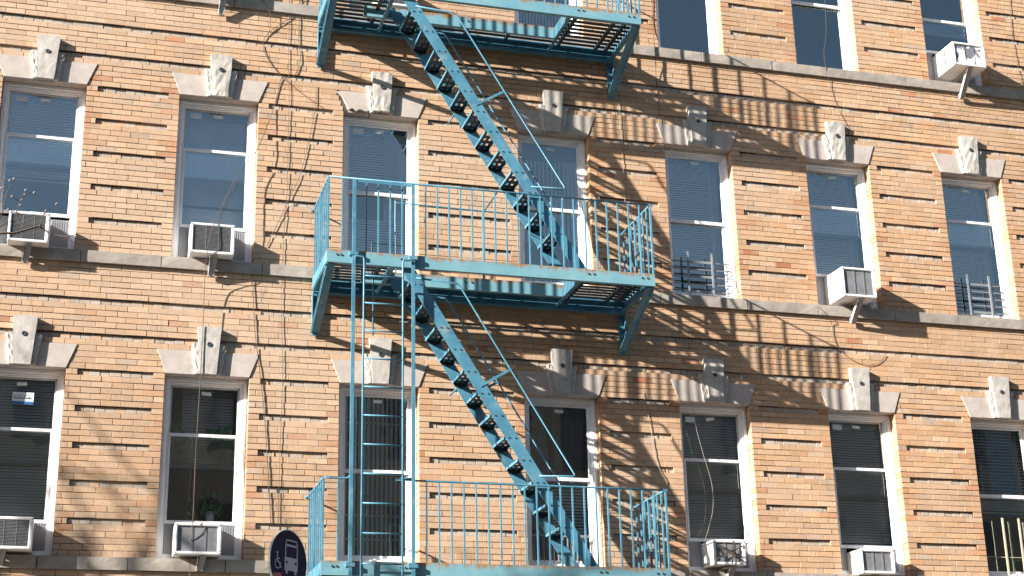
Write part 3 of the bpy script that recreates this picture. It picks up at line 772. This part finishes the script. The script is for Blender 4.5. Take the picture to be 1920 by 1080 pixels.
YN, YW = -1.11, -.56          # near and wall-side stringers
def stairs(s):
    """flight from landing s-1 up to landing s"""
    z = s*ST; sl = .2624/.164
    def P(zz): return 3.156 + (-1.024 - zz)/sl     # stringer centre x at relative height zz
    zt, zb = -.235, BT-ST+.0
    st = MB(); st2 = MB()
    for (mb, y) in ((st, YN), (st2, YW)):
        p = (P(zt), y, z+zt); q = (P(zb+.01), y, z+zb+.01)
        hw = .086
        poly = [(p[0]-hw,p[2]),(p[0]+hw,p[2]),(q[0]+hw,q[2]),(q[0]-hw,q[2])]
        mb.prism(poly, 'y', y-.006, y+.006)
    a = st.build('staircase', M['paint'], fe)
    st2.build('stringer', M['paint'], a)
    for k in range(-2, 10):
        cx, cz = 3.156+.164*k, z-1.024-.2624*k
        t = MB(); w = .095
        ts = [(-w,-.045),(-.012,.022),(.055,w)]        # three strips leave two rows of slots
        for (u0, u1) in ts: t.box(cx+u0, cx+u1, YN+.007, YW-.007, cz-.004, cz+.002)
        for (u0, u1) in ((-.045,-.012),(.022,.055)):
            for yy in (YN+.007, YN+.16, YN+.31, YN+.46): t.box(cx+u0, cx+u1, yy, min(yy+.075, YW-.007), cz-.004, cz+.002)
        t.box(cx-w-.004, cx-w, YN+.007, YW-.007, cz-.03, cz+.002); t.box(cx+w, cx+w+.004, YN+.007, YW-.007, cz-.03, cz+.002)
        t.prism([(cx-w,cz-.005),(cx+w,cz-.005),(cx+w,cz-.04),(cx+.02,cz-.075)], 'y', YW-.012, YW-.007)
        t.prism([(cx-w,cz-.005),(cx+w,cz-.005),(cx+w,cz-.04),(cx-.02,cz-.06)], 'y', YN+.007, YN+.011)
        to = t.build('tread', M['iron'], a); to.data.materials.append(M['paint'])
        for pf in to.data.polygons:
            if 66 <= pf.index < 78: pf.material_index = 1
        for dx in (-.035,.045): bo = MB(); bo.tube([(cx+dx,YN-.014,cz-.012),(cx+dx,YN-.006,cz-.012)], .0095, 6); bo.build('bolt', M['bolt'], a)
    for y in (YN-.006, YW+.02):
        h = MB(); r = .0115
        pts = [(2.82,y,z-.435),(3.33,y,z-.468),(3.365,y,z-.50),(4.742,y,z-ST+.930),(4.728,y,z-ST+.902),(4.30,y,z-ST+.893)]
        h.tube(pts, r, 8)
        h.beam((3.964,y,z-1.515),(3.60,y-.004,z-1.735), .032, .006, (0,1,0))
        h.build('handrail', M['paint'], a)
    h = MB(); h.tube([(3.475,YW,z-1.60),(3.46,-.20,z-1.615)], .012, 6); h.build('stay_rod', M['paint'], a)
stairs(0); stairs(1)

# drop ladder between its guide posts
g = MB(); YG = YF-.05
for xx in (2.045, 2.765): g.box(xx-.022, xx+.022, YG-.012, YG+.004, -ST-2.2, .735); g.box(xx-.004, xx+.004, YG+.004, YG+.03, -ST-2.2, .735)
g.beam((2.03,YG,.72),(2.78,YG,.72), .012, .03)
go = g.build('guide_posts', M['paint'], fe, .002)
for z in (-.22, -ST-.22):
    for xx in (2.045, 2.765):
        b = MB(); b.box(xx-.05, xx+.05, YG-.02, YF-.012, z-.015, z+.03); b.build('guide_clamp', M['paint'], go)
l = MB(); YLd = YG-.035
l.tube(smooth_path([(2.05,YLd,-.262),(2.13,YLd,-.262),(2.163,YLd,-.30),(2.163,YLd,-.6)],4)[:-1]+[Vector((2.158,YLd,-ST-2.0))], .0125, 7)
l.tube(smooth_path([(2.77,YLd,-.262),(2.67,YLd,-.262),(2.635,YLd,-.30),(2.635,YLd,-.6)],4)[:-1]+[Vector((2.630,YLd,-ST-2.0))], .0125, 7)
lo = l.build('drop_ladder', M['paint'], fe)
for k in range(14):
    z = -.493-.3395*k; b = MB(); b.tube([(2.165,YLd,z),(2.632,YLd,z)], .0105, 7); b.build('rung', M['paint'], lo)
b = MB(); b.tube([(2.385,-.62,-.10),(2.385,-.62,-.28),(2.40,-.60,-.34),(2.405,-.58,-1.02)], .011, 7); b.build('hook_rod', M['paint'], fe)
# small hatch plate beside the upper stair head
for s in (0, 1):
    b = MB(); b.prism([(2.60,s*ST-.30),(2.72,s*ST-.28),(2.78,s*ST-.37),(2.72,s*ST-.46),(2.64,s*ST-.40)], 'y', -.60, -.59); b.build('hatch_plate', M['paint'], fe)
rehome(fe)

# ------------------------------------------------------------------ cables on the wall
CAM = Vector((-1.09775, -18.35619, -6.66026))
AX_R = Vector((.96053354,-.27732155,-.02163531)); AX_U = Vector((-.07061682,-.31834022,.94534267)); AX_F = Vector((.26905128,.90650552,.32536002)); FPX = 2919.509
def wp(u, v, Y=-.03):
    """surveyed facade position: where the sight line of photo point (u, v) meets the plane Y"""
    d = AX_F + AX_R*(u-960)/FPX - AX_U*(v-540)/FPX; t = (Y-CAM.y)/d.y
    p = CAM + d*t; return (p.x, p.y, p.z)
def cable(pts, r, mat, label, Y=-.014):
    P = [wp(*p[:2], p[2] if len(p) > 2 else Y) for p in pts]
    m = MB(); m.tube(smooth_path(P, 5), r*.62, 5); o = m.build('cable', M[mat], None)
    tag(o, label, 'cable', 'cables hanging on the facade'); return o
cable([(576,-20),(562,20),(505,60),(493,87),(505,115),(522,137),(533,148),(570,178),(607,203)], .007,'wire','dark cable curling over the wall left of the top landing')
cable([(543,-20),(542,43),(541,120),(542,187),(540,270),(538,360),(533,430),(529,510),(528,600),(530,700),(525,840),(521,987)], .005,'wire','straight dark cable running the full height between the second window column and the fire escape')
cable([(563,-10),(560,70),(563,110),(556,135),(545,146),(527,148),(514,200),(482,280,-.10),(445,330,-.14),(402,418,-.24),(390,462,-.26),(384,520,-.12),(381,600,-.09),(375,720,-.09),(367,850,-.10),(362,970,-.24),(357,1050,-.1),(356,1100,-.1)], .0075,'wire','long slack cable that crosses an air conditioner and hangs before the window with house plants')
cable([(593,160),(589,215),(565,320),(547,362),(520,420),(500,462)], .006,'wire','dark cord standing for a shadow line down the pier left of the middle landing')  # solid cord put in for a shadow line on the brick
cable([(473,516),(475,560),(477,610),(481,650),(486,690),(494,760),(500,840),(508,984)], .0075,'wire','thick wavy dark cable beside the lintel over the house plants window')
cable([(1160,192),(1166,280),(1171,350),(1172,382)], .006,'wirepale','thin pale cord hanging from the right bracket of the top landing')
cable([(1205,735),(1218,790),(1228,850),(1237,880),(1250,905),(1243,940)], .0065,'wirepale','pale cord hanging over the pier above the right end of the lower landing')
cable([(1222,-20),(1224,50),(1228,97,-.06),(1231,160),(1238,232)], .007,'wire','dark cable left of the upper window next to the fire escape')
cable([(1298,690,-.09),(1300,755,-.09),(1305,800,.06),(1318,850,.06),(1334,905,.06),(1337,950,.06),(1330,985,.06),(1322,1012,-.1)], .0042,'wirepale','slack pale cord looping across the window of the strapped air conditioner')
cable([(1534,575,-.05),(1552,592,-.07),(1560,610),(1566,642),(1588,668),(1620,684),(1648,680),(1661,665)], .0065,'wire','looped brown cord below the deep air conditioner of the middle row')
cable([(1546,-10),(1549,60,-.02),(1545,105,-.06),(1558,165),(1572,205),(1590,238)], .005,'wire','thin cord tracing a cable shadow from the top window with flecked glass to a keystone')  # lower run follows a cable's cast shadow, modelled as solid cord
cable([(1893,-20),(1897,60),(1906,110),(1915,150),(1925,175)], .006,'wire','dark cable near the upper right corner, beside the peeling air conditioner')
cable([(470,-20),(500,10,-.06),(507,40,-.05),(504,62)], .006,'wire','short dark cord hanging under the top sill near the left support arm')

# ------------------------------------------------------------------ bus stop sign
sc = Vector((.66, -6.0, -4.66)); rad = .247
sg = empty('bus_stop_sign', (sc.x, sc.y, -8.22)); tag(sg, 'round navy bus stop sign with pale bus and wheelchair pictograms', 'sign')
a = math.radians(46.5)
nrm = Vector((math.sin(a), -math.cos(a), 0)); rt = Vector((math.cos(a), math.sin(a), 0)); up = Vector((0,0,1))
def sp(u, v, d): return tuple(sc + rt*u + up*v + nrm*d)
def plate(mb, poly, d0, d1):
    n = len(mb.v); m = len(poly)
    mb.v += [sp(p[0],p[1],d0) for p in poly] + [sp(p[0],p[1],d1) for p in poly]
    mb.f.append(tuple(range(n,n+m))); mb.f.append(tuple(range(n+2*m-1,n+m-1,-1))); mb.sm += [False,False]
    for i in range(m):
        k = (i+1) % m; mb.f.append((n+i,n+m+i,n+m+k,n+k)); mb.sm.append(False)
def circ(cx, cy, r, n=48, a0=0, a1=2*math.pi): return [(cx+r*math.cos(a0+(a1-a0)*i/n), cy+r*math.sin(a0+(a1-a0)*i/n)) for i in range(n + (0 if a1-a0 > 6.28 else 1))]
d = MB(); plate(d, circ(0,0,rad), 0, .014); disc = d.build('disc', M['navy'], sg)
d = MB(); 
for i in range(48):
    t0, t1 = 2*math.pi*i/48, 2*math.pi*(i+1)/48
    r0, r1 = rad+.0005, rad+.004
    n = len(d.v)
    for t in (t0, t1):
        for (r_, dd) in ((r0,-.003),(r1,-.003),(r1,.016),(r0,.016)): d.v.append(sp(r_*math.cos(t), r_*math.sin(t), dd))
    for k in range(4): q = (k+1) % 4; d.f.append((n+k,n+q,n+4+q,n+4+k)); d.sm.append(False)
d.build('rim', M['steel'], disc)
# bus pictogram (front view): built from strips round its windows
d = MB(); t0, t1 = .0145, .017
bx, by = .035, .045       # centre
def R4(x0, x1, y0, y1, a_=t0, b_=t1): plate(d, [(x0,y0),(x1,y0),(x1,y1),(x0,y1)], a_, b_)
W = .085
R4(bx-W-.004, bx+W+.004, by-.115, by-.012)                     # lower body
R4(bx-W, bx-W+.012, by-.012, by+.085); R4(bx+W-.012, bx+W, by-.012, by+.085)   # pillars
R4(bx-W+.012, bx+W-.012, by+.075, by+.090)
plate(d, [(bx-W,by+.085),(bx-W+.012,by+.09),(bx-W+.022,by+.118),(bx-W+.016,by+.127)], t0, t1); plate(d, [(bx+W,by+.085),(bx+W-.016,by+.127),(bx+W-.022,by+.118),(bx+W-.012,by+.09)], t0, t1)
R4(bx-W+.016, bx+W-.016, by+.118, by+.128)
R4(bx-W+.012, bx-W+.038, by-.142, by-.115); R4(bx+W-.038, bx+W-.012, by-.142, by-.115)   # tyres
R4(-.045, .105, -.185, -.125)                                        # white panel under the bus, top edge in view
d.build('bus_pictogram', M['pict'], disc)
d = MB()
for xx in (-.062,.062): plate(d, circ(bx+xx, by-.052, .012, 12), .017, .0185)
d.build('bus_headlight', M['navy'], disc)
# wheelchair pictogram
d = MB()
def stroke(pts, w):
    for i in range(len(pts)-1):
        p = Vector(pts[i]); q = Vector(pts[i+1]); v_ = (q-p).normalized(); n_ = Vector((-v_.y, v_.x))*w/2; e = v_*w*.2
        plate(d, [tuple(p-e+n_), tuple(p-e-n_), tuple(q+e-n_), tuple(q+e+n_)], t0, t1)
cx, cy = -.145, -.032
stroke(circ(cx, cy, .036, 20, math.radians(115), math.radians(375)), .009)
plate(d, circ(cx-.008, cy+.085, .011, 12), t0, t1)
stroke([(cx-.008,cy+.072),(cx-.004,cy+.015),(cx+.022,cy+.012),(cx+.036,cy-.028),(cx+.052,cy-.022)], .010)
stroke([(cx-.006,cy+.042),(cx+.020,cy+.040)], .008)
d.build('wheelchair_pictogram', M['pict'], disc)
d = MB(); plate(d, [(-.205,-.115),(-.10,-.10),(-.085,-.15),(-.16,-.185)], t0, t1); d.build('route_band', M['red'], disc)
d = MB(); d.tube([tuple(Vector((sc.x,sc.y,-8.22))-nrm*.035), tuple(sc-nrm*.035+up*.12)], .03, 12); d.build('pole', M['steel'], sg)
d = MB()
for vv in (-.12,.05): plate(d, [(-.05,vv-.015),(.05,vv-.015),(.05,vv+.015),(-.05,vv+.015)], -.067, -.003)
d.build('pole_clamp', M['steel'], sg)
rehome(sg)

# ------------------------------------------------------------------ bare street trees (left of the frame)
def tree(name, base, h, label, seed, lean, spread, levels=5, extra=None):
    rnd = random.Random(seed)
    root = empty(name, base); tag(root, label, 'tree', 'bare street trees')
    tr = MB(); cr = MB()
    def limb(p, d, L, r, lev, mb):
        pts = [Vector(p)]; rads = [r]; n = 5 if lev < 3 else 3
        dd = Vector(d).normalized()
        for i in range(n):
            dd = (dd + Vector((rnd.uniform(-.16,.16), rnd.uniform(-.16,.16), rnd.uniform(-.08,.14)))).normalized()
            pts.append(pts[-1] + dd*L/n); rads.append(r*(1-.6*(i+1)/n))
        mb.tube(pts, r, 8 if lev < 2 else (5 if lev < 4 else 3), rads)
        if lev >= levels: return
        k = 4 if lev < 2 else 3
        for i in range(k):
            t = rnd.uniform(.45, 1) if i else 1.0; q = pts[min(n, max(1, int(t*n)))]
            ang = rnd.uniform(0, 2*math.pi); sp_ = spread*(1.0 if i else .35)
            side = Vector((math.cos(ang), math.sin(ang), rnd.uniform(-.1,.5)))
            nd = (dd + side*sp_).normalized()
            limb(q, nd, L*rnd.uniform(.58,.78), r*(.55 if i else .62), lev+1, cr)
    b = Vector(base); t1 = b + Vector(lean)*.35*h; 
    tr.tube([b, b+Vector((.03,.02,h*.17)), b+Vector((lean[0]*.2*h,lean[1]*.2*h,h*.36))], .2, 12, [.24,.18,.15])
    top = b+Vector((lean[0]*.2*h,lean[1]*.2*h,h*.36))
    for i in range(5):
        ang = i*2*math.pi/5+rnd.uniform(-.3,.3)
        limb(top, (math.cos(ang)*.55+lean[0], math.sin(ang)*.55+lean[1], 1.0), h*.27, .10, 1, cr)
    tr.build('trunk', M['bark'], root); cr.build('crown', M['bark'], root)
    if extra: extra(root)
    rehome(root); return root
tree('street_tree', (-9.3,-4.0,-8.26), 11.5, 'bare street tree beyond the left edge whose limbs throw soft shadows on the brick', 3, (.05,0,1), .75, 4)
def twigs(root):
    m = MB(); Y = -9.0; q = lambda u, v, dy=0: wp(u, v, Y+dy)
    tw = [([(-900,620),(-500,560),(-250,500),(-60,452),(0,437.5),(25,437.5),(53,430),(74,425),(91,436),(110,442),(126,444),(142,439)],.012,.0028),
          ([(53,430),(40,420),(33,405),(31,395),(38,375),(48,357)],.0045,.0018),([(36,400),(24,396),(16,392)],.003,.0015),([(38,378),(28,372),(22,368)],.0025,.0012),
          ([(74,425),(80,408),(86,395),(100,388),(106,382)],.0035,.0013),([(74,425),(82,420),(92,412)],.003,.0015),([(42,366),(56,362),(64,361)],.0025,.0012),
          ([(126,444),(134,452),(138,458)],.0025,.0012),([(-60,452),(-20,425),(0,410),(10,372),(20,345),(26,335)],.005,.0015),([(0,410),(-6,392),(-2,372)],.003,.0012),([(10,372),(4,360),(3,352)],.0025,.0012),
          ([(-40,445),(0,425),(20,415),(30,418)],.004,.0015)]
    for i, (p, r0, r1) in enumerate(tw):
        P = smooth_path([q(u, v, .02*math.sin(i+k)) for k, (u, v) in enumerate(p)], 3); n = len(P)
        m.tube(P, r0, 5, [r0+(r1-r0)*k/(n-1) for k in range(n)])
    m.build('branch', M['bark'], root)
    for (u, v) in ((48,356),(64,361),(46,365),(86,395),(106,382),(16,392),(22,368),(26,335),(3,352),(18,338),(40,375),(84,400),(38,384)):
        c = Vector(q(u, v)); bd = MB(); bd.tube([c-Vector((.005,0,.006)), c, c+Vector((.006,0,.007))], .006, 5, [.003,.006,.002]); bd.build('bud', M['bud'], root)
tree('street_tree', (-6.2,-9.2,-8.26), 8.5, 'bare tree left of the photo, one dark twig reaching over the left air conditioner', 11, (-.12,-.05,1), .6, 3, twigs)

# ------------------------------------------------------------------ street, opposite side
def plane_box(name, x0, x1, y0, y1, z0, z1, mat):
    m = MB(); m.box(x0, x1, y0, y1, z0, z1); o = m.build(name, mat); o['kind'] = 'structure'; return o
plane_box('ground', -300, 300, -300, 300, -8.9, -8.46, M['asphalt'])
plane_box('road', -120, 120, -19, -6.9, -8.45, -8.42, M['asphalt'])
plane_box('pavement', -120, 120, -6.5, .002, -8.45, -8.26, M['concrete']); plane_box('kerb', -120, 120, -6.9, -6.501, -8.45, -8.27, M['belt'])
plane_box('far_pavement', -120, 120, -24, -19.4, -8.45, -8.27, M['concrete'])
def far_house(x0, x1, h, label, col):
    root = empty('row_house', ((x0+x1)/2, -30, -8.26)); tag(root, label, 'building', 'buildings across the street')
    w = MB(); w.box(x0, x1, -38, -24.2, -8.26, h); w.box(x0, x1, -24.2, -23.9, h-.5, h+.2); w.build('wall', col, root)
    n = int((x1-x0)/2.6)
    for r_ in range(int((h+7)/3.3)):
        z = -6.6 + 3.3*r_
        m = MB()
        for i in range(n):
            xx = x0+1.0+2.6*i
            if xx+1.1 < x1: m.box(xx, xx+1.1, -24.2, -24.12, z, z+1.9)
        m.build('window_row', M['farglass'], root)
    rehome(root)
far_house(-40,-14,7.5,'dark grey building across the street, behind the camera to the left', M['far'])
far_house(-13.9,12,6.6,'dark grey building across the street, directly behind the camera', M['far'])
far_house(12.1,45,7.2,'dark grey building across the street, behind the camera to the right', M['far'])

# ------------------------------------------------------------------ camera
cam = bpy.data.cameras.new('camera'); co = bpy.data.objects.new('camera', cam); COL.objects.link(co)
cam.lens = FPX/1920*36; cam.sensor_width = 36; cam.sensor_fit = 'HORIZONTAL'; cam.clip_end = 1000; cam.clip_start = .1
m = Matrix.Identity(4)
for i in range(3): m[i][0] = AX_R[i]; m[i][1] = AX_U[i]; m[i][2] = -AX_F[i]; m[i][3] = CAM[i]
co.matrix_world = m
scene.camera = co

# ------------------------------------------------------------------ light
sun_dir = Vector((-3.10, -1.15, 1.37)).normalized()      # towards the sun
sl = bpy.data.lights.new('sun', 'SUN'); so = bpy.data.objects.new('sun', sl); COL.objects.link(so)
sl.energy = 5.0; sl.angle = math.radians(.5); sl.color = (1, .955, .90)
so.rotation_euler = sun_dir.to_track_quat('Z', 'Y').to_euler(); so.location = sun_dir*40
w = bpy.data.worlds.new('World'); scene.world = w; w.use_nodes = True; nt = w.node_tree
bg = nt.nodes['Background']; sky = nt.nodes.new('ShaderNodeTexSky'); sky.sky_type = 'NISHITA'; sky.sun_disc = False
sky.sun_elevation = math.asin(sun_dir.z); sky.sun_rotation = math.atan2(sun_dir.x, sun_dir.y); sky.air_density = 1.0; sky.dust_density = .8; sky.ozone_density = 1.0
nt.links.new(sky.outputs[0], bg.inputs['Color']); bg.inputs['Strength'].default_value = .05
vs = scene.view_settings; vs.view_transform = 'Standard'; vs.look = 'None'; vs.exposure = 1.62; vs.gamma = 1
scene.render.engine = 'CYCLES'; scene.render.resolution_x = 1024; scene.render.resolution_y = 576
scene.cycles.max_bounces = 8; scene.cycles.transparent_max_bounces = 12
